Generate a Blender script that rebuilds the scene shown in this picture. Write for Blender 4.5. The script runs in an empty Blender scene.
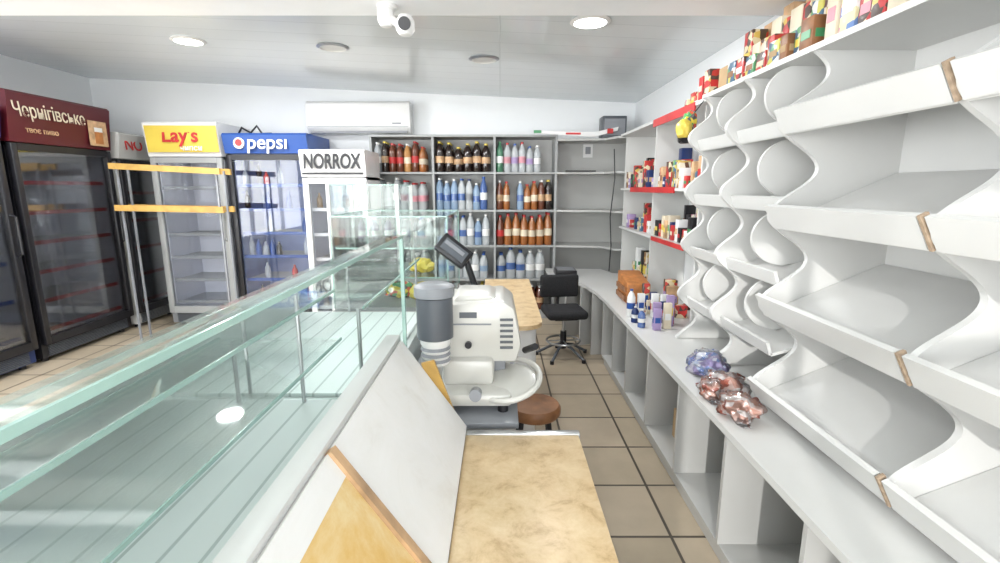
import bpy, bmesh, math, random
from mathutils import Vector, Matrix
random.seed(7)
sc = bpy.context.scene
sc.view_settings.view_transform = 'Standard'

# ------------------------------------------------------------ materials
def nodes(m):
    m.use_nodes = True
    return m.node_tree.nodes, m.node_tree.links
def mat(name, col, rough=.5, metal=0, var=.06, scale=6, bump=0, emit=0, coat=0, alpha=1, trans=0):
    m = bpy.data.materials.new(name); N, L = nodes(m)
    p = N['Principled BSDF']
    tc = N.new('ShaderNodeTexCoord'); nz = N.new('ShaderNodeTexNoise')
    nz.inputs['Scale'].default_value = scale; nz.inputs['Detail'].default_value = 4
    L.new(tc.outputs['Object'], nz.inputs['Vector'])
    r = N.new('ShaderNodeValToRGB')
    r.color_ramp.elements[0].position = .3; r.color_ramp.elements[1].position = .7
    r.color_ramp.elements[0].color = (*[max(0, c*(1-var)) for c in col], 1)
    r.color_ramp.elements[1].color = (*[min(1, c*(1+var)) for c in col], 1)
    L.new(nz.outputs['Fac'], r.inputs['Fac']); L.new(r.outputs['Color'], p.inputs['Base Color'])
    p.inputs['Roughness'].default_value = rough; p.inputs['Metallic'].default_value = metal
    p.inputs['Coat Weight'].default_value = coat
    p.inputs['Alpha'].default_value = alpha
    p.inputs['Transmission Weight'].default_value = trans
    if emit:
        L.new(r.outputs['Color'], p.inputs['Emission Color']); p.inputs['Emission Strength'].default_value = emit
    if bump:
        b = N.new('ShaderNodeBump'); b.inputs['Strength'].default_value = bump; b.inputs['Distance'].default_value = .01
        L.new(nz.outputs['Fac'], b.inputs['Height']); L.new(b.outputs['Normal'], p.inputs['Normal'])
    return m
def glassmat(name, tint, refl=1.0, gloss=(1,1,1), rough=.03):
    m = bpy.data.materials.new(name); N, L = nodes(m)
    N.remove(N['Principled BSDF']); out = N['Material Output']
    t = N.new('ShaderNodeBsdfTransparent'); t.inputs[0].default_value = (*tint, 1)
    g = N.new('ShaderNodeBsdfGlossy'); g.inputs['Roughness'].default_value = rough; g.inputs[0].default_value = (*gloss, 1)
    f = N.new('ShaderNodeFresnel'); f.inputs[0].default_value = 1.45
    mu = N.new('ShaderNodeMath'); mu.operation = 'MULTIPLY'; mu.inputs[1].default_value = refl; mu.use_clamp = True
    mx = N.new('ShaderNodeMixShader')
    L.new(f.outputs[0], mu.inputs[0]); L.new(mu.outputs[0], mx.inputs[0])
    L.new(t.outputs[0], mx.inputs[1]); L.new(g.outputs[0], mx.inputs[2]); L.new(mx.outputs[0], out.inputs[0])
    return m
def brickmat(name, c1, c2, mortar, w, h, ms, rough, vec='Object', ov=.25):
    m = bpy.data.materials.new(name); N, L = nodes(m); p = N['Principled BSDF']
    tc = N.new('ShaderNodeTexCoord'); b = N.new('ShaderNodeTexBrick')
    b.offset = 0; b.inputs['Scale'].default_value = 1
    b.inputs['Brick Width'].default_value = w; b.inputs['Row Height'].default_value = h
    b.inputs['Mortar Size'].default_value = ms; b.inputs['Mortar Smooth'].default_value = .1
    b.inputs['Color1'].default_value = (*c1, 1); b.inputs['Color2'].default_value = (*c2, 1); b.inputs['Mortar'].default_value = (*mortar, 1)
    L.new(tc.outputs[vec], b.inputs['Vector'])
    nz = N.new('ShaderNodeTexNoise'); nz.inputs['Scale'].default_value = 5; nz.inputs['Detail'].default_value = 6
    L.new(tc.outputs[vec], nz.inputs['Vector'])
    mx = N.new('ShaderNodeMixRGB'); mx.blend_type = 'OVERLAY'; mx.inputs[0].default_value = ov
    L.new(b.outputs['Color'], mx.inputs[1]); L.new(nz.outputs['Fac'], mx.inputs[2])
    L.new(mx.outputs[0], p.inputs['Base Color']); p.inputs['Roughness'].default_value = rough
    bp = N.new('ShaderNodeBump'); bp.inputs['Strength'].default_value = .3; bp.inputs['Distance'].default_value = .004; bp.invert = True
    L.new(b.outputs['Fac'], bp.inputs['Height']); L.new(bp.outputs[0], p.inputs['Normal'])
    return m

M = {}
M['wall'] = mat('wall_paint', (.88, .90, .91), .6, var=.02, scale=2)
M['ceil'] = brickmat('ceiling_pvc_panels', (.70,.74,.76), (.72,.76,.78), (.54,.58,.60), 20, .25, .003, .13, ov=.03)
M['beam'] = mat('beam_white', (.90,.91,.93), .35, var=.02)
M['floor'] = brickmat('floor_tiles', (.41,.34,.245), (.48,.40,.30), (.08,.065,.05), .375, .375, .007, .38, ov=.2)
M['lam'] = mat('grey_laminate', (.48,.48,.465), .4, var=.03, scale=3)
M['lam2'] = mat('white_laminate', (.62,.62,.605), .35, var=.03, scale=3)
M['lamd'] = mat('shelf_grey_laminate', (.34,.35,.35), .45, var=.05, scale=3)
M['chip'] = mat('chipboard_edge', (.36,.27,.19), .8, var=.25, scale=60)
M['white'] = mat('white_plastic', (.78,.78,.77), .3, var=.02)
M['cream_w'] = mat('case_enamel', (.60,.65,.64), .3, var=.02)
M['beige'] = mat('machine_enamel', (.60,.59,.55), .3, var=.04, coat=.3)
M['grey'] = mat('grey_plastic', (.24,.25,.27), .35, var=.05)
M['dgrey'] = mat('dark_grey_plastic', (.09,.10,.115), .35, var=.1)
M['black'] = mat('black_plastic', (.012,.012,.015), .35, var=.2)
M['steel'] = mat('brushed_steel', (.55,.56,.57), .3, 1, var=.06, scale=20)
M['fabric'] = mat('black_fabric', (.016,.016,.018), .85, var=.3, scale=80, bump=.3)
M['red'] = mat('red_plastic', (.50,.03,.03), .4, var=.2)
M['blue'] = mat('blue_panel', (.02,.08,.32), .35)
M['navy'] = mat('navy_panel', (.012,.03,.12), .35)
M['maroon'] = mat('maroon_panel', (.085,.008,.014), .35)
M['purple'] = mat('violet_panel', (.07,.06,.25), .35)
M['yellow'] = mat('yellow_panel', (.68,.52,.08), .4)
M['tan'] = mat('tan_print', (.50,.32,.18), .5, var=.4, scale=12)
M['pine'] = mat('pine_wood', (.52,.31,.08), .55, var=.2, scale=14)
M['wood'] = mat('brown_wood', (.25,.11,.045), .45, var=.3, scale=14)
M['orange'] = mat('orange_wood', (.44,.17,.05), .5, var=.3, scale=14)
M['green'] = mat('green_plastic', (.06,.26,.11), .4)
M['pink'] = mat('pink_card', (.62,.28,.33), .5, var=.2)
M['lilac'] = mat('lilac_card', (.35,.26,.46), .5, var=.2)
M['cream'] = mat('cream_card', (.66,.58,.44), .5, var=.2)
M['card'] = mat('cardboard', (.42,.29,.16), .8, var=.12)
M['lampon'] = mat('lamp_diffuser_lit', (1,1,.97), .4, emit=5, var=0)
M['coolfill'] = mat('cooler_fill_glow', (.80,.83,.88), .4, emit=.5, var=0)  # weak glow added to brighten the cooler interiors, no lit strip there
M['lampoff'] = mat('lamp_diffuser', (.75,.75,.73), .3)
M['glass'] = glassmat('clear_glass', (.965,.99,.98), .5)
M['caseglass'] = mat('hazy_case_glass', (.50,.58,.56), .08, var=.12, scale=3, alpha=.42)
M['wrap'] = glassmat('plastic_wrap', (.90,.90,.92), 1.6, rough=.15)
M['doorglass'] = glassmat('fridge_door_glass', (.95,.96,.98), .9)
M['gsolid'] = mat('glass_edge_solid', (.42,.62,.56), .15, var=.1, alpha=.7)
M['liner'] = mat('cooler_liner', (.76,.77,.82), .4, var=.02)
M['linerb'] = mat('cooler_liner_blue', (.24,.30,.52), .4, var=.1)
M['frost'] = brickmat('deck_slats', (.74,.80,.79), (.78,.84,.83), (.48,.55,.54), .075, 20, .004, .4, ov=.03)
def stone(name, c0, c1, c2, sc_=9, dist=1.2):
    m = bpy.data.materials.new(name); N, L = nodes(m); p = N['Principled BSDF']
    tc = N.new('ShaderNodeTexCoord'); nz = N.new('ShaderNodeTexNoise')
    nz.inputs['Scale'].default_value = sc_; nz.inputs['Detail'].default_value = 12; nz.inputs['Roughness'].default_value = .72
    nz.inputs['Distortion'].default_value = dist
    L.new(tc.outputs['Object'], nz.inputs['Vector'])
    r = N.new('ShaderNodeValToRGB'); e = r.color_ramp.elements
    e[0].position = .36; e[0].color = (*c0, 1); e[1].position = .64; e[1].color = (*c2, 1)
    k = e.new(.47); k.color = (*c1, 1)
    L.new(nz.outputs['Fac'], r.inputs['Fac']); L.new(r.outputs[0], p.inputs['Base Color'])
    p.inputs['Roughness'].default_value = .35
    return m
M['stone'] = stone('travertine_laminate', (.48,.32,.16), (.62,.45,.25), (.71,.55,.34), 13, .3)
M['marble'] = stone('white_marble_laminate', (.72,.70,.67), (.77,.76,.74), (.80,.79,.78), 5, .5)
M['ystone'] = stone('yellow_marble_laminate', (.60,.36,.10), (.68,.44,.15), (.76,.60,.33), 5, .4)
def candy(name, cols, s=38, rough=.2, coat=.8):
    m = bpy.data.materials.new(name); N, L = nodes(m); p = N['Principled BSDF']
    tc = N.new('ShaderNodeTexCoord'); v = N.new('ShaderNodeTexVoronoi'); v.inputs['Scale'].default_value = s
    L.new(tc.outputs['Object'], v.inputs['Vector'])
    r = N.new('ShaderNodeValToRGB'); r.color_ramp.interpolation = 'CONSTANT'; e = r.color_ramp.elements
    e[0].color = (*cols[0], 1); e[1].position = .85; e[1].color = (*cols[-1], 1)
    for i, c in enumerate(cols[1:-1]):
        k = e.new(.15+.7*(i+1)/len(cols)); k.color = (*c, 1)
    L.new(v.outputs['Color'], r.inputs[0]); L.new(r.outputs[0], p.inputs['Base Color'])
    p.inputs['Roughness'].default_value = rough; p.inputs['Coat Weight'].default_value = coat
    return m
M['candy1'] = candy('candy_mix_red', [(.50,.14,.09),(.78,.56,.48),(.82,.76,.72),(.60,.32,.24),(.80,.76,.76)], 34)
M['candy2'] = candy('candy_mix_blue', [(.20,.30,.62),(.55,.64,.80),(.78,.80,.86),(.38,.32,.55),(.74,.70,.80)], 34)
M['candy3'] = candy('snack_mix', [(.7,.55,.05),(.1,.1,.1),(.6,.1,.05),(.1,.35,.12),(.8,.75,.6)])
M['pk1'] = candy('print_red_cream', [(.5,.04,.03),(.7,.6,.4),(.45,.03,.03),(.08,.05,.04),(.65,.45,.1)], 30, .4, .2)
M['pk2'] = candy('print_brown_gold', [(.30,.14,.05),(.6,.42,.12),(.12,.05,.03),(.7,.62,.5),(.5,.2,.05)], 28, .4, .2)
M['pk3'] = candy('print_pink_blue', [(.6,.25,.35),(.75,.72,.7),(.15,.25,.5),(.7,.65,.4),(.45,.1,.25)], 28, .4, .2)
M['pk4'] = candy('print_green_white', [(.08,.28,.12),(.7,.7,.66),(.55,.5,.1),(.05,.12,.2),(.6,.62,.6)], 28, .4, .2)
def bm_(name, c, a=1, r=.12): return mat(name, c, r, var=.05, coat=.5, alpha=a)
M['b_clear'] = bm_('bottle_clear', (.76,.80,.82), .42)
M['b_blue'] = bm_('bottle_blue', (.08,.15,.38), .8)
M['b_lblue'] = bm_('bottle_light_blue', (.36,.50,.68), .55)
M['b_brown'] = bm_('bottle_brown', (.13,.04,.02))
M['b_amber'] = bm_('bottle_amber', (.32,.11,.03))
M['b_dark'] = bm_('bottle_dark', (.02,.012,.01))
M['b_orange'] = bm_('bottle_orange', (.52,.26,.09), .85)
M['b_green'] = bm_('bottle_green', (.08,.24,.14), .8)
M['b_lilac'] = bm_('bottle_lilac', (.42,.34,.54), .6)

# ------------------------------------------------------------ mesh builder
class B:
    def __init__(s, name): s.name = name; s.bm = bmesh.new(); s.mats = []
    def mi(s, m):
        m = M[m] if isinstance(m, str) else m
        if m not in s.mats: s.mats.append(m)
        return s.mats.index(m)
    def merge(s, b, T=None):
        if T is not None: bmesh.ops.transform(b, matrix=T, verts=b.verts)
        me = bpy.data.meshes.new('t'); b.to_mesh(me); s.bm.from_mesh(me); bpy.data.meshes.remove(me); b.free()
    def box(s, x0, x1, y0, y1, z0, z1, m, bev=0, T=None, seg=2):
        b = bmesh.new(); bmesh.ops.create_cube(b, size=1)
        for v in b.verts:
            v.co = Vector(((x0+x1)/2+v.co.x*abs(x1-x0), (y0+y1)/2+v.co.y*abs(y1-y0), (z0+z1)/2+v.co.z*abs(z1-z0)))
        if bev: bmesh.ops.bevel(b, geom=b.edges[:], offset=bev, segments=seg, affect='EDGES', profile=.5)
        i = s.mi(m)
        for f in b.faces: f.material_index = i
        s.merge(b, T)
    def prism(s, pts, axis, a0, a1, m, side=None, bev=0, T=None):
        b = bmesh.new()
        def P(p, a):
            return {'Y': (p[0], a, p[1]), 'Z': (p[0], p[1], a), 'X': (a, p[0], p[1])}[axis]
        v0 = [b.verts.new(P(p, a0)) for p in pts]; v1 = [b.verts.new(P(p, a1)) for p in pts]
        c = s.mi(m); sd = s.mi(side or m)
        f = b.faces.new(v0); f.material_index = c; f = b.faces.new(v1); f.material_index = c
        n = len(pts)
        for i in range(n):
            f = b.faces.new((v0[i], v0[(i+1) % n], v1[(i+1) % n], v1[i])); f.material_index = sd
        bmesh.ops.recalc_face_normals(b, faces=b.faces)
        if bev: bmesh.ops.bevel(b, geom=b.edges[:], offset=bev, segments=2, affect='EDGES', profile=.5)
        s.merge(b, T)
    def slab(s, q, t, m, side=None):
        q = [Vector(p) for p in q]; n = (q[1]-q[0]).cross(q[2]-q[0]).normalized()*t/2
        b = bmesh.new(); v0 = [b.verts.new(p-n) for p in q]; v1 = [b.verts.new(p+n) for p in q]
        c = s.mi(m); sd = s.mi(side or m); k = len(q)
        b.faces.new(v0).material_index = c; b.faces.new(v1).material_index = c
        for i in range(k): b.faces.new((v0[i], v0[(i+1) % k], v1[(i+1) % k], v1[i])).material_index = sd
        bmesh.ops.recalc_face_normals(b, faces=b.faces); s.merge(b)
    def lathe(s, prof, loc=(0,0,0), seg=16, T=None, m=None):
        b = bmesh.new(); rings = []
        for pr in prof:
            r, z = pr[0], pr[1]
            if r < 1e-5: rings.append([b.verts.new((0, 0, z))])
            else: rings.append([b.verts.new((r*math.cos(2*math.pi*i/seg), r*math.sin(2*math.pi*i/seg), z)) for i in range(seg)])
        for k in range(1, len(prof)):
            mm = s.mi(prof[k][2] if len(prof[k]) > 2 else m); a, c = rings[k-1], rings[k]
            for i in range(seg):
                j = (i+1) % seg
                if len(a) == 1 and len(c) == 1: continue
                if len(a) == 1: f = b.faces.new((a[0], c[i], c[j]))
                elif len(c) == 1: f = b.faces.new((a[i], a[j], c[0]))
                else: f = b.faces.new((a[i], a[j], c[j], c[i]))
                f.material_index = mm
        bmesh.ops.recalc_face_normals(b, faces=b.faces)
        TT = Matrix.Translation(loc)
        if T is not None: TT = TT @ T
        s.merge(b, TT)
    def cyl(s, p0, p1, r0, m, r1=None, seg=20):
        p0, p1 = Vector(p0), Vector(p1); r1 = r0 if r1 is None else r1; d = p1-p0
        T = d.to_track_quat('Z', 'Y').to_matrix().to_4x4()
        s.lathe([(0, 0), (r0, 0), (r1, d.length), (0, d.length)], p0, seg, T, m)
    def tube(s, pts, r, m, closed=False, seg=10):
        pts = [Vector(p) for p in pts]; n = len(pts); b = bmesh.new(); rings = []
        up = Vector((0, 0, 1))
        for i in range(n):
            a = pts[(i-1) % n] if (closed or i > 0) else pts[0]; c = pts[(i+1) % n] if (closed or i < n-1) else pts[-1]
            d = (c-a).normalized(); u = up if abs(d.dot(up)) < .95 else Vector((1, 0, 0))
            e = d.cross(u).normalized(); g = d.cross(e).normalized()
            rings.append([b.verts.new(pts[i]+r*(math.cos(2*math.pi*k/seg)*e+math.sin(2*math.pi*k/seg)*g)) for k in range(seg)])
        mm = s.mi(m)
        for i in range(n if closed else n-1):
            a, c = rings[i], rings[(i+1) % n]
            for k in range(seg):
                b.faces.new((a[k], a[(k+1) % seg], c[(k+1) % seg], c[k])).material_index = mm
        if not closed:
            b.faces.new(rings[0]).material_index = mm; b.faces.new(rings[-1]).material_index = mm
        bmesh.ops.recalc_face_normals(b, faces=b.faces); s.merge(b)
    def blob(s, loc, r, m, seed=0, sub=3, amp=.25, freq=3, det=.5):
        from mathutils import noise
        b = bmesh.new(); bmesh.ops.create_icosphere(b, subdivisions=sub, radius=1)
        for v in b.verts:
            d = 1+amp*noise.noise(v.co*freq+Vector((seed, seed*1.7, 0)))+amp*det*noise.noise(v.co*freq*2.7+Vector((seed, 3, 1)))
            v.co = Vector((v.co.x*r[0]*d, v.co.y*r[1]*d, v.co.z*r[2]*d))
            if v.co.z < -r[2]*.8: v.co.z = -r[2]*.8
        i = s.mi(m)
        for f in b.faces: f.material_index = i
        s.merge(b, Matrix.Translation(Vector(loc)+Vector((0, 0, r[2]*.8))))
    def finish(s, loc=(0,0,0), rz=0, ang=.6, parent=None):
        for e in s.bm.edges:
            if len(e.link_faces) == 2:
                if e.calc_face_angle(0) > ang: e.smooth = False
        for f in s.bm.faces: f.smooth = True
        me = bpy.data.meshes.new(s.name); s.bm.to_mesh(me); s.bm.free()
        for m in s.mats: me.materials.append(m)
        o = bpy.data.objects.new(s.name, me); sc.collection.objects.link(o)
        o.location = loc; o.rotation_euler = (0, 0, rz)
        if parent: o.parent = parent
        return o
def text(body, width, loc, rot, m, parent, name='lettering', height=None, shear=0, bold=.0):
    cu = bpy.data.curves.new(name, 'FONT'); cu.body = body; cu.extrude = .002; cu.size = 1
    cu.align_x = 'CENTER'; cu.align_y = 'CENTER'; cu.shear = shear; cu.offset = bold
    o = bpy.data.objects.new(name+'_c', cu); sc.collection.objects.link(o)
    dg = bpy.context.evaluated_depsgraph_get(); dg.update()
    me = bpy.data.meshes.new_from_object(o.evaluated_get(dg)); bpy.data.objects.remove(o)
    xs = [v.co.x for v in me.vertices]; ys = [v.co.y for v in me.vertices]
    sx = width/(max(xs)-min(xs)); sy = sx if height is None else height/(max(ys)-min(ys))
    for v in me.vertices: v.co.x *= sx; v.co.y *= sy
    me.materials.clear(); me.materials.append(M[m])
    t = bpy.data.objects.new(name, me); sc.collection.objects.link(t)
    t.parent = parent; t.location = loc; t.rotation_euler = rot
    return t

# ------------------------------------------------------------ room shell
XL, XR, YB, YF = -4.68, 1.56, 5.86, -2.2
def ceilz(x): return 2.46+(XR-x)*.043
def shell(name, *a, m='wall'):
    b = B(name); b.box(*a, m); return b.finish()
shell('floor', XL-.1, XR+.1, YF-.1, YB+.1, -.1, 0, m='floor')
b = B('ceiling')
b.prism([(XL-.1, ceilz(XL-.1)), (XR+.1, ceilz(XR+.1)), (XR+.1, 3.0), (XL-.1, 3.0)], 'Y', YF-.1, YB+.1, 'ceil'); b.finish()
shell('wall_back', XL, XR, YB, YB+.1, 0, 2.9)
shell('wall_right', XR, XR+.1, YF, YB+.1, 0, 2.9)
b = B('wall_left')
b.box(XL-.1, XL, 2.4, YB+.1, 0, 2.9, 'wall'); b.box(XL-.1, XL, YF, 2.4, 0, .5, 'wall')
b.box(XL-.1, XL, YF, 2.4, 2.45, 2.9, 'wall'); b.box(XL-.1, XL, YF, -1.6, .5, 2.45, 'wall'); b.finish()
b = B('wall_front')
b.box(XL, XR, YF-.1, YF, 0, .7, 'wall'); b.box(XL, XR, YF-.1, YF, 2.4, 2.9, 'wall')
b.box(XL, -4.2, YF-.1, YF, .7, 2.4, 'wall'); b.box(1.2, XR, YF-.1, YF, .7, 2.4, 'wall'); b.finish()
b = B('window_and_sun_block_1')
for x in (-4.2, -2.9, -1.6, -.65, -.2, .35, 1.14): b.box(x, x+.06, YF-.08, YF-.02, .7, 2.4, 'white')
for z in (.7, 1.9, 2.34): b.box(-4.2, 1.2, YF-.08, YF-.02, z, z+.06, 'white')
b.box(-4.14, -.65, YF-.095, YF-.085, .72, 2.38, 'white')  # unseen opaque film, added to keep sun off the left side
b.finish()
b = B('window_and_sun_block_2')
for y in (-1.6, -.3, 1.0, 2.34): b.box(XL-.08, XL-.02, y, y+.06, .5, 2.45, 'white')
for z in (.5, 2.39): b.box(XL-.08, XL-.02, -1.6, 2.4, z, z+.06, 'white')
b.box(XL-.30, XL-.28, -1.7, 2.5, .3, 2.7, 'white'); b.box(XL-.30, XL-.1, -1.75, -1.7, .3, 2.7, 'white'); b.box(XL-.30, XL-.1, 2.5, 2.55, .3, 2.7, 'white'); b.box(XL-.30, XL-.1, -1.75, 2.55, 2.7, 2.75, 'white')  # unseen closed shutter, added to stop sun coming through this window
b.finish()
b = B('trim_beam'); b.box(XL, XR, 2.42, 2.72, 2.375, 2.46, 'beam'); b.box(XL, XR, 2.42, 2.45, 2.36, 2.375, 'lamd'); b.finish()

def downlight(x, y, lit, e=0):
    z = ceilz(x); b = B('real_or_added_downlight')
    b.lathe([(.0, 0, 'white'), (.115, 0, 'white'), (.125, -.012, 'steel' if not lit else 'white'), (.10, -.02, 'steel' if not lit else 'white'), (.09, -.012, 'lampon' if lit else 'lampoff'), (0, -.01, 'lampon' if lit else 'lampoff')], (0, 0, 0), 32)
    b.finish((x, y, z+.002))
    if e:
        l = bpy.data.lights.new('downlight_or_fill_lamp', 'AREA'); l.shape = 'DISK'; l.size = .2; l.energy = e; l.color = (.97,.985,1)
        o = bpy.data.objects.new('downlight_or_fill_lamp', l); o.location = (x, y, z-.03); sc.collection.objects.link(o)
downlight(-2.42, 4.05, True, 34); downlight(-1.30, 4.05, False, 14); downlight(-.13, 4.2, False, 14)  # lamps under the two unlit fixtures are added fill light
downlight(-3.55, 2.95, True, 26); downlight(-2.3, 1.3, True, 30); downlight(-1.0, 2.2, True, 14); downlight(.55, 3.2, True, 14)  # extra downlights, added with their lamps to brighten the room
b = B('security_camera')
b.lathe([(0,0),(.05,0),(.05,-.015),(.03,-.02),(.022,-.05),(0,-.05)], (-.55,2.58,2.375), 20, m='white')
b.lathe([(0,.06),(.03,.055),(.04,.02),(.04,-.03),(.026,-.055),(0,-.06)], (-.56,2.58,2.335), 20, m='white')
b.cyl((-.55,2.58,2.33), (-.48,2.56,2.27), .018, 'white')
b.lathe([(0,.05),(.03,.045),(.045,.02),(.045,-.02),(.03,-.042),(0,-.05)], (-.46,2.55,2.275), 20, m='white')
b.cyl((-.46,2.52,2.275), (-.455,2.497,2.27), .030, 'black')
b.finish()
b = B('air_conditioner')
b.prism([(5.85,2.10),(5.70,2.10),(5.64,2.16),(5.63,2.42),(5.67,2.45),(5.85,2.45)], 'X', -2.16, -1.0, 'white', bev=.012)
b.box(-2.12,-1.04,5.655,5.70,2.108,2.13,'grey'); b.box(-2.14,-1.02,5.626,5.632,2.17,2.175,'grey')
b.box(-1.2,-1.1,5.626,5.631,2.2,2.215,'grey'); b.finish()

# ------------------------------------------------------------ fridges
def fridge(name, loc, rz, w, d, h, body, can, canh, frame, strip, nsh=5, content=None, tilt=.04, fr=.055, liner='liner'):
    b = B(name); x = w/2; t = .035; zb = .16; zt = h-canh
    b.box(-x, -x+t, 0, d, .04, zt, body); b.box(x-t, x, 0, d, .04, zt, body)
    b.box(-x+t, x-t, d-t, d, .04, zt, liner); b.box(-x, x, 0, d, zt-.03, zt, body)
    b.box(-x+t, x-t, .0, d, .04, zb, body); b.box(-x+t, x-t, .02, d-t, zb, zb+.006, liner)
    for i in range(7): b.box(-x+.06, x-.06, -.012, 0, .05+i*.014, .057+i*.014, 'dgrey')
    for sx in (-1, 1):
        for yy in (.06, d-.06): b.cyl((sx*(x-.07), yy, 0), (sx*(x-.07), yy, .045), .025, 'black')
    b.box(-x+t, -x+t+.01, .02, d-t, zb, zt-.03, liner); b.box(x-t-.01, x-t, .02, d-t, zb, zt-.03, liner)
    b.prism([(d, zt), (-.05, zt), (-.05-tilt, h-.02), (-.03-tilt, h), (d, h)], 'X', -x, x, can)
    y0, y1 = -.05, -.005
    b.box(-x+.005, -x+.005+fr, y0, y1, zb, zt-.01, frame, .006); b.box(x-fr-.005, x-.005, y0, y1, zb, zt-.01, frame, .006)
    b.box(-x+.005+fr, x-.005-fr, y0, y1, zb, zb+fr*1.3, frame); b.box(-x+.005+fr, x-.005-fr, y0, y1, zt-.01-fr, zt-.01, frame)
    b.box(-x+fr, x-fr, -.032, -.026, zb+fr, zt-fr, 'doorglass')
    b.tube([(x-.035, y0, .95), (x-.035, y0-.04, .97), (x-.035, y0-.04, 1.27), (x-.035, y0, 1.29)], .011, frame if frame != 'white' else 'grey')
    for i in range(nsh):
        z = zb+.10+(zt-zb-.25)*i/(nsh-.3)
        for k in range(9): b.box(-x+t+.01, x-t-.01, .04+k*(d-.12)/8, .046+k*(d-.12)/8, z, z+.006, 'lamd')
        b.box(-x+t+.01, x-t-.01, .028, .04, z-.012, z+.022, strip)
        if content:
            xx = -x+.1
            while xx < x-.09:
                c = random.choice(content)
                if c:
                    hh = random.uniform(.14, .22)
                    b.lathe([(0,0),(.03,0,c),(.03,hh*.62,c),(.012,hh*.85,c),(.012,hh,c),(0,hh,c)], (xx, .12, z+.008), 10)
                xx += .075
    b.box(-x+.06, x-.06, .03, .05, zt-.05, zt-.033, 'coolfill')  # added glowing bar that lifts the interior brightness
    for sx in (-1, 1): b.box(sx*(x-.055)-.006, sx*(x-.055)+.006, .01, .022, zb+.1, zt-.08, liner)
    return b.finish(loc, rz)
q = math.pi/2
f1 = fridge('beer_fridge', (-3.97,4.53,0), q, 1.03, .66, 2.27, 'black', 'maroon', .40, 'black', 'red', 6)
text('Чернігівське', .68, (-.14,-.0925,2.12), (math.pi/2-.08,0,0), 'cream', f1, height=.15)
text('твоє пиво', .30, (-.24,-.083,1.97), (math.pi/2-.08,0,0), 'tan', f1)
b = B('beer_glass_print'); b.box(.24,.45,-.088,-.080,1.90,2.13,'tan'); b.box(.30,.39,-.092,-.088,1.92,2.03,'orange'); b.box(.30,.39,-.093,-.088,2.03,2.07,'white'); b.finish(parent=f1)
fridge('drinks_fridge', (-3.97,3.45,0), q, 1.0, .66, 2.14, 'navy', 'purple', .25, 'black', 'blue', 5)
f3 = fridge('narrow_fridge', (-3.95,5.44,0), q, .66, .66, 2.06, 'lam', 'lam', .26, 'black', 'red', 5)
text('NO', .24, (-.14,-.082,1.94), (math.pi/2-.1,0,0), 'red', f3, bold=.01)
f4 = fridge('glass_door_fridge', (-3.245,5.2,0), 0, .75, .6, 2.16, 'grey', 'white', .34, 'lamd', 'lamd', 6)
b = B('header_panel'); b.prism([(-.082,1.86),(-.076,1.86),(-.099,2.12),(-.105,2.12)], 'X', -.35, .375, 'yellow'); b.finish(parent=f4)
text("Lay's", .36, (.0,-.101,2.02), (math.pi/2-.1,0,.0), 'red', f4, bold=.02)
text("чипси", .22, (.1,-.093,1.90), (math.pi/2-.1,0,.0), 'white', f4, bold=.01)
f5 = fridge('soda_fridge', (-2.40,5.2,0), 0, .86, .6, 2.05, 'navy', 'blue', .20, 'black', 'blue', 6, content=[None, None, 'b_dark', None, 'blue', None, 'red', None, 'b_clear'], liner='linerb')
text('pepsi', .40, (.03,-.088,1.955), (math.pi/2-.15,0,0), 'white', f5, bold=.01)
b = B('round_logo'); b.cyl((-.26,-.09,1.95),(-.26,-.07,1.95),.055,'white'); b.cyl((-.26,-.093,1.955),(-.26,-.085,1.955),.035,'red'); b.finish(parent=f5)
f6 = fridge('white_fridge', (-1.64,4.95,0), 0, .64, .5, 1.87, 'white', 'white', .26, 'white', 'white', 5, content=[None, 'b_amber', None, None, 'card', 'b_clear'])
text('NORROX', .56, (0,-.094,1.75), (math.pi/2-.1,0,0), 'black', f6, height=.15, bold=.03)
b = B('header_stripe'); b.box(-.3,.3,-.084,-.08,1.63,1.65,'black'); b.finish(parent=f6)
b = B('cable_bundle'); b.tube([(-2.75,5.3,2.055),(-2.7,5.28,2.12),(-2.62,5.3,2.07),(-2.55,5.3,2.14),(-2.5,5.3,2.06),(-2.4,5.3,2.062)], .012,'black'); b.finish()

b = B('wooden_slat_rack')
for z, dz in ((1.675, -.05), (1.29, -.02)):
    for yy in (4.60, 4.78):
        b.prism([(-3.62, z+.0), (-3.62, z+.055), (-2.60, z+.055+dz), (-2.60, z+dz)], 'Y', yy, yy+.03, 'pine')
for xx in (-3.58, -2.66):
    for yy in (4.63, 4.762): b.box(xx, xx+.016, yy, yy+.016, 0, 1.70 if xx < -3 else 1.66, 'grey')
b.finish()

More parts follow.
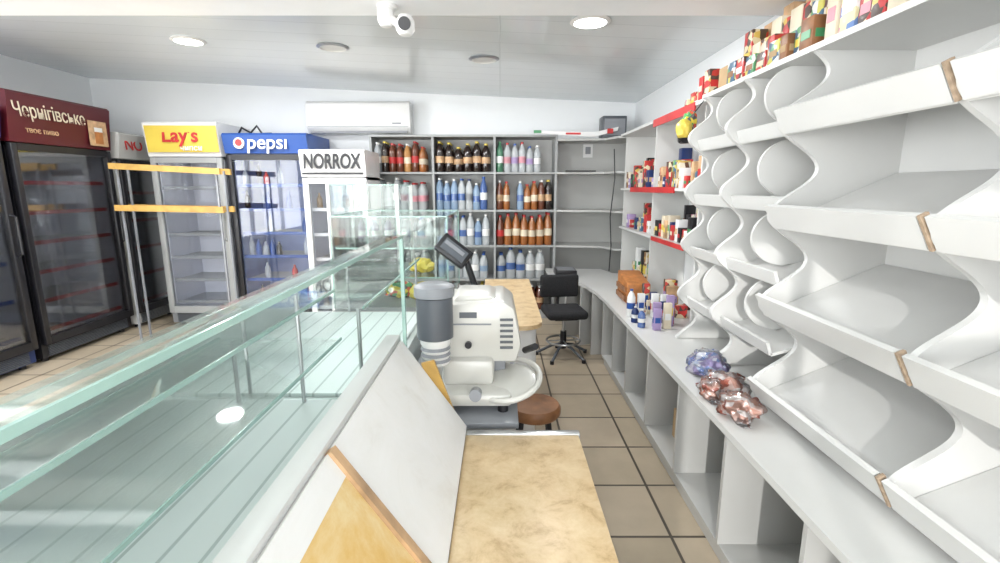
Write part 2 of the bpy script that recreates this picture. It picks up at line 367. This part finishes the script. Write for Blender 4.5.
# ------------------------------------------------------------ bottle shelving at back
lev = [.10, .47, .86, 1.26, 1.675]; top = 2.05; xs = [-1.42, -.74, -.06, .62]; ysf = 5.5
b = B('bottle_shelving')
for x in xs: b.box(x-.012, x+.012, ysf, YB-.002, 0, top, 'lamd')
for i in range(3):
    for z in lev: b.box(xs[i]+.012, xs[i+1]-.012, ysf+.005, YB-.014, z-.022, z, 'lamd')
    b.box(xs[i]+.012, xs[i+1]-.012, ysf+.01, YB-.014, 0, .078, 'lamd')
b.box(xs[0]-.012, xs[3]+.012, ysf-.01, YB-.002, top, top+.022, 'lamd')
b.box(xs[0]+.012, xs[3]-.012, YB-.014, YB-.002, .08, top, 'lam')
b.finish()
def bottle(b, x, y, z, h, r, liq, lab, cap):
    b.lathe([(0,0,liq),(r*.9,0,liq),(r,h*.03,liq),(r,h*.30,liq),(r*1.01,h*.30,lab),(r*1.01,h*.52,lab),(r,h*.52,liq),(r*.97,h*.70,liq),(r*.60,h*.85,liq),(r*.32,h*.91,liq),(r*.32,h*.94,liq),(r*.4,h*.94,cap),(r*.4,h,cap),(0,h,cap)], (x,y,z), 12)
def cell(b, i, j, kinds, h, r, dep=3, jit=.004, gap=.06):
    x = xs[i]+.018+r
    while x < xs[i+1]-.014-r:
        kd = random.choice(kinds)
        hh = h*random.uniform(.78, 1)
        if random.random() > gap:
            for dd in range(dep):
                yy = ysf+.02+r+dd*(2*r+.006)
                if yy+r < YB-.016: bottle(b, x, yy, lev[j]+.001, hh, r, *kd)
        x += 2*r+random.uniform(.001, jit+.001)
wat = ('b_clear','b_lblue','blue'); blu = ('b_blue','white','blue'); lbl = ('b_lblue','b_blue','white')
brn = ('b_brown','tan','white'); amb = ('b_amber','cream','red'); drk = ('b_dark','tan','yellow'); org = ('b_orange','cream','white')
grn = ('b_green','white','green'); lil = ('b_lilac','lilac','white'); clr = ('b_clear','white','white'); cl2 = ('b_clear','b_clear','white')
clb = ('b_clear','lilac','blue'); br2 = ('b_brown','red','red'); clk = ('b_clear','grey','navy'); clp = ('b_clear','pink','red'); wb2 = ('b_clear','b_blue','blue')
b = B('water_bottles')
cell(b,1,3,[blu,lbl,clb,lbl,wat,wb2,clk],.365,.040); cell(b,1,2,[lbl,wat,wb2,clr,cl2,clk],.36,.042)
cell(b,2,1,[cl2,clr,wb2,wat],.355,.055); cell(b,0,3,[clr,cl2,clp,wat],.37,.046); cell(b,1,1,[wat,clr,cl2],.35,.047); b.finish()
b = B('soda_bottles')
cell(b,1,4,[drk],.345,.05,gap=0); cell(b,2,4,[clr,wat,clb,cl2,wb2,clk,grn,clp],.34,.040)
cell(b,0,4,[clr,cl2,clp,amb,br2,org,drk],.34,.040); cell(b,0,2,[cl2,clr,wat],.35,.044); cell(b,0,1,[clr,clr,cl2],.34,.046); b.finish()
b = B('beer_bottles')
cell(b,2,2,[amb,brn,amb,brn,br2],.365,.044,gap=0); cell(b,2,3,[brn,blu,brn,amb,lbl,drk],.35,.038)
for i, ks in enumerate(([grn,brn,org],[clr,drk],[brn,amb])): cell(b,i,0,ks,.31,.045)
b.finish()

b = B('corner_shelving')
for z in [.47,.86,1.26,1.675,2.03]:
    b.prism([(.634,5.845),(.634,5.50),(1.14,5.44),(1.22,5.20),(1.54,5.10),(1.54,5.845)], 'Z', z-.022, z, 'lam')
b.prism([(.634,5.845),(.634,5.55),(1.14,5.50),(1.26,5.25),(1.54,5.15),(1.54,5.845)], 'Z', 0, .448, 'lamd')
b.box(.636,1.545,5.845,5.857,.45,2.03,'lam'); b.box(1.535,1.555,5.08,5.84,.45,2.03,'lam')
b.tube([(1.19,5.22,1.9),(1.20,5.18,1.6),(1.17,5.19,1.2),(1.19,5.18,.9),(1.18,5.18,.62)], .006,'black'); b.box(.72,1.05,5.44,5.50,1.676,1.69,'black')  # tube is a hanging power cable, merged into the shelving mesh
b.finish()
b = B('scarf_banner')
b.prism([(.38,2.10),(1.0,2.085),(1.26,2.14),(1.25,2.10),(1.0,2.035),(.38,2.075)], 'Y', 5.37, 5.38, 'white')
b.box(.70,.86,5.365,5.37,2.06,2.08,'red'); b.box(.36,.44,5.365,5.382,2.075,2.105,'green'); b.box(1.14,1.2,5.35,5.368,2.07,2.12,'red')
b.finish()
b = B('storage_box'); b.box(1.10,1.36,5.42,5.62,2.031,2.26,'dgrey',.01); b.box(1.12,1.34,5.414,5.42,2.06,2.23,'grey'); b.finish()
b = B('wall_notice'); b.box(.97,1.08,5.835,5.844,1.85,2.0,'white'); b.box(.995,1.055,5.830,5.836,1.89,1.97,'grey'); b.finish()

# ------------------------------------------------------------ right side low counter
b = B('low_counter')
ct = .60
poly = [(1.555,.0),(.86,.0),(.86,3.9),(.845,4.2),(.80,4.5),(.72,4.72),(.62,4.88),(.52,4.98),(.52,5.48),(.63,5.48),(1.14,5.42),(1.21,5.16),(1.555,5.04)]
b.prism(poly, 'Z', ct-.028, ct, 'lam2', 'lam2')
b.box(.90,1.55,.0,4.0,.0,.07,'lam'); b.box(.88,1.55,.0,4.0,.07,.09,'lam')
for y in [.02,.62,1.22,1.72,2.22,2.72,3.2,3.6,3.98]:
    b.box(.875,1.55,y,y+.02,.09,ct-.028,'lam')
b.box(1.53,1.55,.04,3.98,.09,ct-.028,'lam')
for (x, y, a) in [(.83,4.25,.1),(.77,4.52,.35),(.66,4.76,.6)]:
    b.box(0,.5,-.01,.01,0,ct-.028,'lam',T=Matrix.Translation((x,y,0)) @ Matrix.Rotation(a,4,'Z'))
b.finish()
b = B('cardboard_stack')
b.box(1.0,1.35,2.30,2.6,.091,.26,'card'); b.box(1.02,1.30,2.33,2.58,.262,.40,'wood'); b.finish()

# ------------------------------------------------------------ wavy bread shelving
def wavy(b, y, period, phase, z0, z1, th=.022, amp=.08, xc=1.13):
    pts = [(XR-.004, z0), (XR-.004, z1)]; n = 110
    for i in range(n+1):
        z = z1-(z1-z0)*i/n
        x = xc-amp*math.cos(2*math.pi*(z-phase)/period)
        pts.append((x, z))
    b.prism(pts, 'Y', y, y+th, 'lam2')
def bins(b, y0, y1, tops, hgt=.085, rise=.20):
    for zt in tops:
        b.slab([(1.085,y0,zt-hgt),(1.085,y1,zt-hgt),(1.04,y1,zt),(1.04,y0,zt)], .018, 'lam2')
        b.slab([(1.085,y0,zt-hgt),(1.085,y1,zt-hgt),(1.535,y1,zt-hgt+rise),(1.535,y0,zt-hgt+rise)], .016, 'lam2')
b = B('bread_shelving')
tA = [1.79,1.435,1.08,.725]
for y in (.45, 1.19, 1.92): wavy(b, y, .355, 1.75, .602, 2.0, amp=.085, xc=1.145)
bins(b, 1.214, 1.918, tA); bins(b, .474, 1.188, tA)
for zt in tA:
    b.slab([(1.085,1.196,zt-.085),(1.085,1.206,zt-.085),(1.038,1.206,zt+.003),(1.038,1.196,zt+.003)], .024, 'chip')
b.box(1.54,XR-.002,.45,1.942,.61,2.0,'lam2')
b.box(1.16,XR-.004,.45,1.945,2.0,2.022,'lam2')
b.finish()
b = B('wavy_divider_shelving')
tB = [1.80,1.50,1.20,.90]
for y in (2.38, 2.84): wavy(b, y, .30, 1.78, .602, 1.998, th=.03, amp=.06)
for y0, y1 in ((1.946, 2.378), (2.412, 2.838)):
    for zt in tB:
        b.slab([(1.14,y0,zt-.09),(1.14,y1,zt-.09),(1.12,y1,zt-.035),(1.12,y0,zt-.035)], .014, 'lam2')
        b.slab([(1.14,y0,zt-.09),(1.14,y1,zt-.09),(1.535,y1,zt+.02),(1.535,y0,zt+.02)], .014, 'lam2')
        for ym in ((y0+y1)/2,):
            pts = [(1.53, zt-.0)]
            for k in range(17):
                a = math.pi*(k/16); pts.append((1.27-.15*math.sin(a), zt-.04+.125-.125*math.cos(a)))
            pts.append((1.53, zt+.21))
            b.prism(pts, 'Y', ym-.008, ym+.008, 'lam2')
b.box(1.54,XR-.002,1.946,2.87,.61,2.0,'lam2')
b.box(1.16,XR-.004,1.947,2.93,2.0,2.022,'lam2')
b.finish()

b = B('wall_shelving')
for z in (1.12, 1.50): b.box(1.22, XR-.004, 3.12, 5.0, z-.02, z, 'lam2')
b.box(1.20, XR-.004, 2.935, 5.0, 1.998, 2.02, 'lam2')
for y in (3.10, 4.05, 5.0): b.box(1.26, XR-.004, y, y+.02, .602, 1.998, 'lam2')
b.box(1.195, 1.205, 3.13, 3.95, 1.965, 2.02, 'red'); b.box(1.212, 1.222, 3.45, 4.6, 1.465, 1.508, 'red'); b.box(1.212, 1.222, 3.2, 3.9, 1.09, 1.122, 'red')
b.finish()

# goods --------------------------------------------------
def boxes(name, items):
    b = B(name)
    for (x, y, z, w, d, h, m, m2) in items:
        b.box(x, x+w, y, y+d, z+.001, z+h, m, .003)
        b.box(x-.002, x+.001, y+d*.15, y+d*.85, z+h*.35, z+h*.6, m2)
        b.box(x+w*.15, x+w*.85, y-.002, y+.001, z+h*.35, z+h*.6, m2)
    return b.finish()
its = []; y = 1.98
cols = ['red','yellow','cream','tan','card','white','wood','green','lilac']
while y < 2.64:
    w = random.uniform(.05,.085)
    its.append((1.18+random.uniform(0,.03), y, 2.022, .07, w, random.uniform(.09,.15), random.choice(['pk1','pk2','red','pk4','pk2','wood']), random.choice(cols)))
    its.append((1.265, y, 2.022, .08, w, random.uniform(.18,.26), random.choice(['pk2','pk1','cream','tan','pk1','pk4']), random.choice(cols)))
    its.append((1.36, y, 2.022, .08, w, random.uniform(.26,.36), random.choice(['pk2','yellow','cream','tan','pk1']), random.choice(cols)))
    y += w+.006
boxes('tea_boxes', its)
its = []; y = 1.56
while y < 1.92:
    w = random.uniform(.05,.08)
    its.append((1.19+random.uniform(0,.03), y, 2.022, .08, w, random.uniform(.13,.22), random.choice(['pk3','pink','cream','pk1','pk3']), random.choice(['white','pink','cream'])))
    its.append((1.29, y, 2.022, .08, w, random.uniform(.2,.28), random.choice(['pk3','pink','lilac','pk2']), random.choice(['white','pink','cream'])))
    y += w+.008
boxes('flour_packets', its)
b = B('sauce_jars')
for i in range(9):
    y = 1.05+i*.055; m = ['red','navy','pk2','b_amber','pk4','wood'][i % 6]
    b.lathe([(0,0),(.024,0,m),(.024,.10,m),(.016,.12,m),(.02,.125,'red'),(.02,.15,'red'),(0,.15,'white')], (1.2+.015*(i % 2), y, 2.023), 14)
b.finish()
b = B('cardboard_box'); b.box(1.24,1.46,2.72,2.92,2.023,2.16,'card',.004); b.box(1.35,1.37,2.718,2.922,2.16,2.162,'tan'); b.finish()
its = [(1.2,2.95,2.021,.06,.07,.15,'pk1','red'),(1.2,3.04,2.021,.06,.06,.13,'red','cream')]
for (z, ya, yb, hm, rows) in ((1.12,3.13,4.98,.20,(1.225,1.38)),(1.50,3.13,4.98,.24,(1.225,1.38)),(.60,3.30,3.66,.24,(1.20,1.35)),(.60,4.1,4.9,.26,(1.30,1.42)),(2.021,3.2,3.7,.12,(1.27,))):
    for xr in rows:
        y = ya
        while y < yb-.10:
            w = random.uniform(.035,.08)
            if random.random() < .78 and not (4.04 < y+w and y < 4.08): its.append((xr+.03+random.uniform(0,.02), y, z, .08, w, random.uniform(.07,hm if xr < 1.3 else hm*1.3), random.choice(['red','pk1','pk1','pk1','pk3','pk4','pk2','cream','white','navy','tan','lilac','black']), random.choice(cols)))
            y += w+.006
boxes('grocery_packages', its)
b = B('crisp_packets')
for i, (y, z, m) in enumerate([(3.0,1.84,'candy3'),(2.99,1.76,'black'),(2.965,1.79,'yellow')]): b.blob((1.12-.02*i, y, z), (.045,.05,.06), m, i+3, 3)
b.tube([(1.199,3.0,2.005),(1.12,3.0,1.9)],.003,'black')
b.finish()
its = []
for i in range(15):
    its.append((random.uniform(.98,1.14), 3.0+i*.034, ct, .05, .028, random.uniform(.09,.22), random.choice(['pk3','pk4','white','pk1','pink','navy','lilac','cream']), random.choice(['white','blue','red','yellow'])))
boxes('household_goods', its)
b = B('cleaning_bottles')
for (x, y, h, r, m, c) in ((.93,3.08,.12,.026,'b_blue','white'),(.92,3.20,.11,.026,'navy','white'),(.93,3.35,.20,.03,'white','blue')):
    bottle(b, x, y, ct+.001, h, r, m, c, c)
b.finish()
b = B('wooden_crate')
b.prism([(3.72,.601),(3.72,.76),(4.05,.82),(4.05,.601)], 'X', 1.0, 1.18, 'orange', bev=.006); b.box(.985,1.0,3.74,4.03,.62,.66,'wood'); b.box(.985,1.0,3.74,4.03,.69,.73,'wood'); b.finish()
b = B('candy_bags')
for (x,y,rx,ry,rz_,m,sd) in ((.955,1.80,.065,.08,.05,'candy1',1),(.995,2.02,.075,.085,.05,'candy1',4),(.925,1.99,.05,.07,.04,'candy1',9),(1.02,2.25,.075,.12,.055,'candy2',6)):
    b.blob((x,y,ct+.001),(rx,ry,rz_),m,sd,4,.4,1.6,.3)
    b.blob((x,y,ct+.001),(rx*1.08,ry*1.08,rz_*1.12),'wrap',sd,4,.4,1.6,.5)
    b.blob((x-.02,y-ry*.95,ct+.002),(rx*.35,ry*.3,rz_*.4),'wrap',sd+2,3,.5,2,.6)
b.finish()

# ------------------------------------------------------------ display case (near)
b = B('glass_display_case')
y0, y1 = -.45, 1.42
b.prism([(-1.12,.08),(-1.12,.84),(-.22,.84),(-.125,.73),(-.125,.08)], 'Y', y0, y1, 'white')
b.box(-1.08,-.16,y0+.02,y1-.02,0,.08,'dgrey')
b.box(-1.08,-.27,y0+.01,y1-.01,.842,.856,'frost')
def dl(f, y, off=0):
    return (-.112-.193*f+off*.82, y, .765+.28*f+off*.57)
b.slab([dl(0,.785),dl(0,1.40),dl(1,1.40),dl(1,.785)], .02, 'marble')
b.slab([dl(0,-.4),dl(0,.762),dl(.85,.762),dl(.85,-.4)], .02, 'ystone')
b.slab([dl(.85,-.4),dl(.85,.762),dl(1,.762),dl(1,-.4)], .022, 'marble')
b.slab([dl(0,.762,.004),dl(0,.785,.004),dl(1,.785,.004),dl(1,.762,.004)], .028, 'tan')
b.box(-.345,-.303,y0,y1,1.035,1.062,'lam2',.002)
b.box(-.130,-.108,y0,y1,.735,.765,'white')
P = [(-.30,1.360),(-.50,1.262),(-.70,1.163),(-.88,1.070),(-1.0,.99),(-1.07,.91),(-1.10,.85)]
for i in range(len(P)-1):
    (xa,za),(xb,zb) = P[i],P[i+1]
    mm = 'glass' if i < 1 else ('caseglass' if i < 3 else 'cream_w')
    b.slab([(xa,y0,za),(xa,y1,za),(xb,y1,zb),(xb,y0,zb)], .005,mm,mm)
b.box(-.330,-.285,y0,y1,1.358,1.364,'glass'); b.box(-.287,-.283,y0,y1,1.357,1.365,'gsolid'); b.box(-.333,-.330,y0,y1,1.352,1.358,'gsolid')
for (xa,xb,z) in ((-.85,-.48,1.05),(-.62,-.49,1.20)):
    b.box(xa,xb,y0+.02,y1-.012,z,z+.006,'glass')
    for xe in (xa,xb): b.box(xe-.002,xe+.002,y0+.02,y1-.012,z-.001,z+.007,'gsolid')
b.prism([(-.29,.858),(-.29,1.355)]+[(x+.004,z-.004) for x,z in P[1:]], 'Y', y1-.009, y1-.003, 'glass', 'gsolid')
b.box(-.294,-.284,y1-.012,y1+.002,.86,1.362,'gsolid')
for yy in (y1-.03,.3):
    b.cyl((-.80,yy,.856),(-.80,yy,1.05),.006,'steel'); b.cyl((-.60,yy,.856),(-.60,yy,1.20),.006,'steel')
b.finish()

b = B('refrigerated_counter')
b.box(-1.12,-.385,1.44,2.52,.08,.84,'cream_w',.004); b.box(-1.08,-.40,1.46,2.50,0,.08,'dgrey')
b.box(-1.09,-.41,1.46,2.50,.842,.854,'frost')
b.slab([(-1.10,1.45,.84),(-1.10,2.51,.84),(-1.04,2.51,1.02),(-1.04,1.45,1.02)], .01, 'cream_w')
b.slab([(-1.04,1.45,1.02),(-1.04,2.51,1.02),(-.80,2.51,1.14),(-.80,1.45,1.14)], .005, 'caseglass')
b.box(-.80,-.42,1.45,2.51,1.135,1.141,'glass'); b.box(-.424,-.418,1.45,2.51,1.134,1.142,'gsolid'); b.box(-.803,-.797,1.45,2.51,1.134,1.142,'gsolid')
for yy in (1.46,2.5): b.cyl((-.44,yy,.854),(-.44,yy,1.135),.006,'steel'); b.cyl((-.80,yy,.854),(-.80,yy,1.135),.006,'steel')
b.finish()

b = B('service_counter')
b.box(-.105,.24,.30,1.365,.735,.76,'stone',.003); b.box(-.105,.245,1.365,1.392,.732,.764,'steel',.004)
b.box(-.10,.20,.32,1.36,.0,.735,'white'); b.finish()
b = B('rear_service_counter')
def rr(x0,x1,y0,y1,r):
    p=[(x0,y0)]
    for k in range(7):
        a=-math.pi/2+math.pi/2*k/6; p.append((x1-r+r*math.cos(a), y0+r+r*math.sin(a)))
    p += [(x1,y1),(x0,y1)]; return p
b.prism(rr(-.12,.24,2.55,3.95,.12),'Z',.735,.76,'stone'); b.prism(rr(-.10,.21,2.6,3.93,.11),'Z',0,.735,'white'); b.finish()

b = B('machine_stand')
b.box(-.36,.06,1.44,2.46,.74,.762,'grey',.004); b.box(-.34,.02,1.46,2.44,0,.74,'white')
b.finish()
b = B('meat_slicer')
b.box(-.22,.04,1.50,1.93,.785,.83,'beige',.015)
for x in (-.19,.01):
    for y in (1.53,1.9): b.cyl((x,y,.762),(x,y,.79),.018,'black')
b.box(-.20,-.02,1.58,1.86,.825,.92,'beige',.02)
b.prism([(-.20,.90),(-.21,1.05),(-.20,1.105),(.01,1.12),(.05,1.09),(.075,.96),(.055,.90)],'Y',1.62,1.90,'beige',bev=.009)
b.prism([(-.17,1.105),(-.15,1.13),(-.04,1.13),(-.01,1.115)],'Y',1.66,1.86,'beige',bev=.008)
for i in range(6):
    b.box(.0,.045,1.614,1.624,.950+i*.02,.958+i*.02,'dgrey')
b.box(-.19,-.03,1.616,1.622,1.035,1.04,'grey'); b.box(-.14,-.08,1.617,1.622,1.06,1.08,'dgrey')
b.cyl((-.11,1.622,.965),(-.11,1.605,.965),.012,'black')
b.lathe([(0,.0),(.045,0,'white'),(.05,.01,'white'),(.045,.02,'grey'),(.05,.03,'white'),(.045,.04,'grey'),(.05,.05,'white'),(.045,.06,'grey'),(.05,.07,'white'),(.05,.085,'white'),(.06,.09,'dgrey'),(.06,.225,'dgrey'),(.066,.23,'dgrey'),(.066,.262,'grey'),(.05,.27,'grey'),(0,.27,'grey')],(-.215,1.55,.925),28)
b.box(-.22,-.17,1.57,1.66,.95,1.0,'beige',.01)
b.cyl((-.215,1.55,.785),(-.215,1.55,.93),.02,'steel'); b.box(-.255,-.195,1.52,1.58,.775,.80,'beige',.005)
c = Vector((.03,1.60,.845)); T = Matrix.Rotation(math.radians(-10),4,'Y') @ Matrix.Rotation(math.radians(14),4,'X')
b.tube([c+T@Vector((.110*math.cos(2*math.pi*k/36),.12*math.sin(2*math.pi*k/36),0)) for k in range(36)],.010,'beige',True)
b.lathe([(0,-.004),(.075,-.004),(.10,-.012),(.10,-.008),(.075,0),(0,0)],c,32,T,'beige')
b.box(-.03,.02,1.66,1.72,.83,.90,'grey',.004)
b.cyl((-.08,1.52,.83),(-.08,1.47,.84),.02,'grey')
b.cyl((.09,1.66,.93),(.12,1.58,.97),.012,'black')
b.finish()
b = B('wooden_board'); b.slab([(-.245,1.434,.965),(-.205,1.434,.975),(-.13,1.434,.764),(-.17,1.434,.764)],.012,'pine'); b.finish()
b = B('shop_scale')
b.box(-.30,.0,2.12,2.40,.775,.84,'dgrey',.01); b.box(-.31,.01,2.11,2.41,.84,.855,'steel',.004)
for x in (-.27,-.03):
    for y in (2.15,2.37): b.cyl((x,y,.762),(x,y,.78),.015,'black')
b.cyl((-.05,2.36,.80),(-.17,2.36,1.16),.016,'black')
T = Matrix.Translation((-.225,2.34,1.20)) @ Matrix.Rotation(math.radians(38),4,'Y') @ Matrix.Rotation(math.radians(-25),4,'X')
b.box(-.085,.085,-.02,.02,-.05,.05,'black',.01,T); b.box(-.065,.065,-.023,-.019,-.03,.03,'dgrey',0,T); b.box(-.06,.05,-.025,-.022,.0,.018,'grey',0,T)
b.finish()
def glassbox(b, x0,x1,y0,y1,z0,z1, posts=None, shelf=()):
    t=.004
    b.box(x0,x1,y0,y0+t,z0,z1,'glass'); b.box(x0,x1,y1-t,y1,z0,z1,'glass')
    b.box(x0,x0+t,y0+t,y1-t,z0,z1,'glass'); b.box(x1-t,x1,y0+t,y1-t,z0,z1,'glass'); b.box(x0,x1,y0,y1,z1,z1+t,'glass')
    e=.003; m = posts or 'gsolid'; r = .011 if posts else e
    for x in (x0,x1):
        for y in (y0,y1): b.box(x-r,x+r,y-r,y+r,z0,z1+.006,m)
        b.box(x-e,x+e,y0,y1,z1,z1+.006,'gsolid')
    for y in (y0,y1): b.box(x0,x1,y-e,y+e,z1,z1+.006,'gsolid')
    for z in shelf: b.box(x0+.02,x1-.02,y0+.02,y1-.02,z,z+.005,'glass'); b.box(x0+.02,x1-.02,y0+.017,y0+.02,z-.001,z+.006,'gsolid'); b.box(x1-.02,x1-.017,y0+.02,y1-.02,z-.001,z+.006,'gsolid')
b = B('glass_counter_case')
b.box(-.92,-.26,2.55,3.3,0,.84,'lam',.01); b.box(-.90,-.28,2.57,3.28,.84,.86,'lamd')
glassbox(b,-.90,-.28,2.57,3.28,.86,1.35,None,(1.02,1.18)); b.finish()
b = B('snack_packets'); b.blob((-.42,2.75,.862),(.10,.08,.06),'yellow',2,3); b.blob((-.60,2.85,.862),(.09,.08,.05),'candy3',5,3); b.blob((-.45,2.75,1.027),(.07,.06,.045),'yellow',8,3); b.finish()
b = B('tall_glass_cabinet')
b.box(-1.22,-.70,3.42,4.0,0,.84,'lam',.01); glassbox(b,-1.20,-.72,3.44,3.98,.84,1.52,'white',(1.08,1.30)); b.finish()
b = B('bottled_display_goods')
for x in (-1.05,-.95,-.85): bottle(b,x,3.7,1.087,.19,.03,'b_lilac','white','white')
b.finish()

b = B('round_stool')
b.lathe([(0,.40),(.12,.40),(.13,.415),(.13,.44),(.12,.455),(0,.455)],(0,0,0),32,m='wood')
for k in range(4):
    a = math.pi/4+k*math.pi/2; b.cyl((.15*math.cos(a),.15*math.sin(a),0),(.09*math.cos(a),.09*math.sin(a),.405),.012,'black')
b.tube([(.118*math.cos(2*math.pi*k/24),.118*math.sin(2*math.pi*k/24),.2) for k in range(24)],.008,'black',True)
b.finish((.17,2.24,0))
b = B('office_chair')
for k in range(5):
    a = 2*math.pi*k/5+.3; c, s_ = math.cos(a), math.sin(a)
    b.tube([(0,0,.12),(.10*c,.10*s_,.10),(.24*c,.24*s_,.02)],.013,'dgrey')
    b.cyl((.24*c,.24*s_,0),(.24*c,.24*s_,.03),.018,'black')
b.tube([(.15*math.cos(2*math.pi*k/24),.15*math.sin(2*math.pi*k/24),.15) for k in range(24)],.009,'steel',True)
for k in range(4):
    a = math.pi/2*k; b.cyl((0,0,.15),(.15*math.cos(a),.15*math.sin(a),.15),.006,'steel')
b.cyl((0,0,.08),(0,0,.24),.028,'black'); b.cyl((0,0,.24),(0,0,.38),.016,'steel')
b.box(-.1,.1,-.1,.1,.36,.38,'black')
b.box(-.18,.18,-.18,.18,.38,.455,'fabric',.033,seg=4)
b.tube([(0,.10,.37),(0,.22,.38),(0,.24,.47),(0,.21,.57)],.014,'black')
b.box(-.18,.18,.165,.215,.51,.72,'fabric',.024,seg=4)
b.finish((.57,4.20,0), .12)
b = B('black_bin_box'); b.box(.58,.80,4.95,5.2,.601,.66,'black',.01); b.box(.60,.78,4.97,5.18,.66,.665,'grey'); b.finish()
b = B('blue_bag'); b.blob((1.1,3.35,.091),(.12,.09,.13),'b_blue',3,3); b.finish()

# ------------------------------------------------------------ lights
def area(name, loc, rot, sx, sy, e, col=(1,1,1)):
    l = bpy.data.lights.new(name,'AREA'); l.shape='RECTANGLE'; l.size=sx; l.size_y=sy; l.energy=e; l.color=col
    o = bpy.data.objects.new(name,l); o.location=loc; o.rotation_euler=rot; sc.collection.objects.link(o)
area('window_light_front', (-1.5,YF-.05,1.55), (math.pi/2,0,0), 5.2, 1.6, 215, (.985,.995,1))
area('window_light_side', (XL-.15,.4,1.5), (math.pi/2,0,-math.pi/2), 3.8, 1.8, 200, (.96,.98,1))
s = bpy.data.lights.new('sun','SUN'); s.energy=2.0; s.angle=.01; s.color=(1,.98,.95)
o = bpy.data.objects.new('sun',s); sc.collection.objects.link(o)
o.rotation_euler = Vector((.30,.90,-.22)).to_track_quat('-Z','Y').to_euler()
w = bpy.data.worlds.new('sky'); sc.world = w; w.use_nodes = True
w.node_tree.nodes['Background'].inputs[0].default_value = (.90,.95,1,1); w.node_tree.nodes['Background'].inputs[1].default_value = 1.3

cam = bpy.data.cameras.new('camera'); cam.lens = 17.46; cam.sensor_width = 36; cam.clip_start = .02
co = bpy.data.objects.new('camera', cam); co.location = (0,0,1.5); co.rotation_euler = (math.radians(90-10.9),0,0)
sc.collection.objects.link(co); sc.camera = co
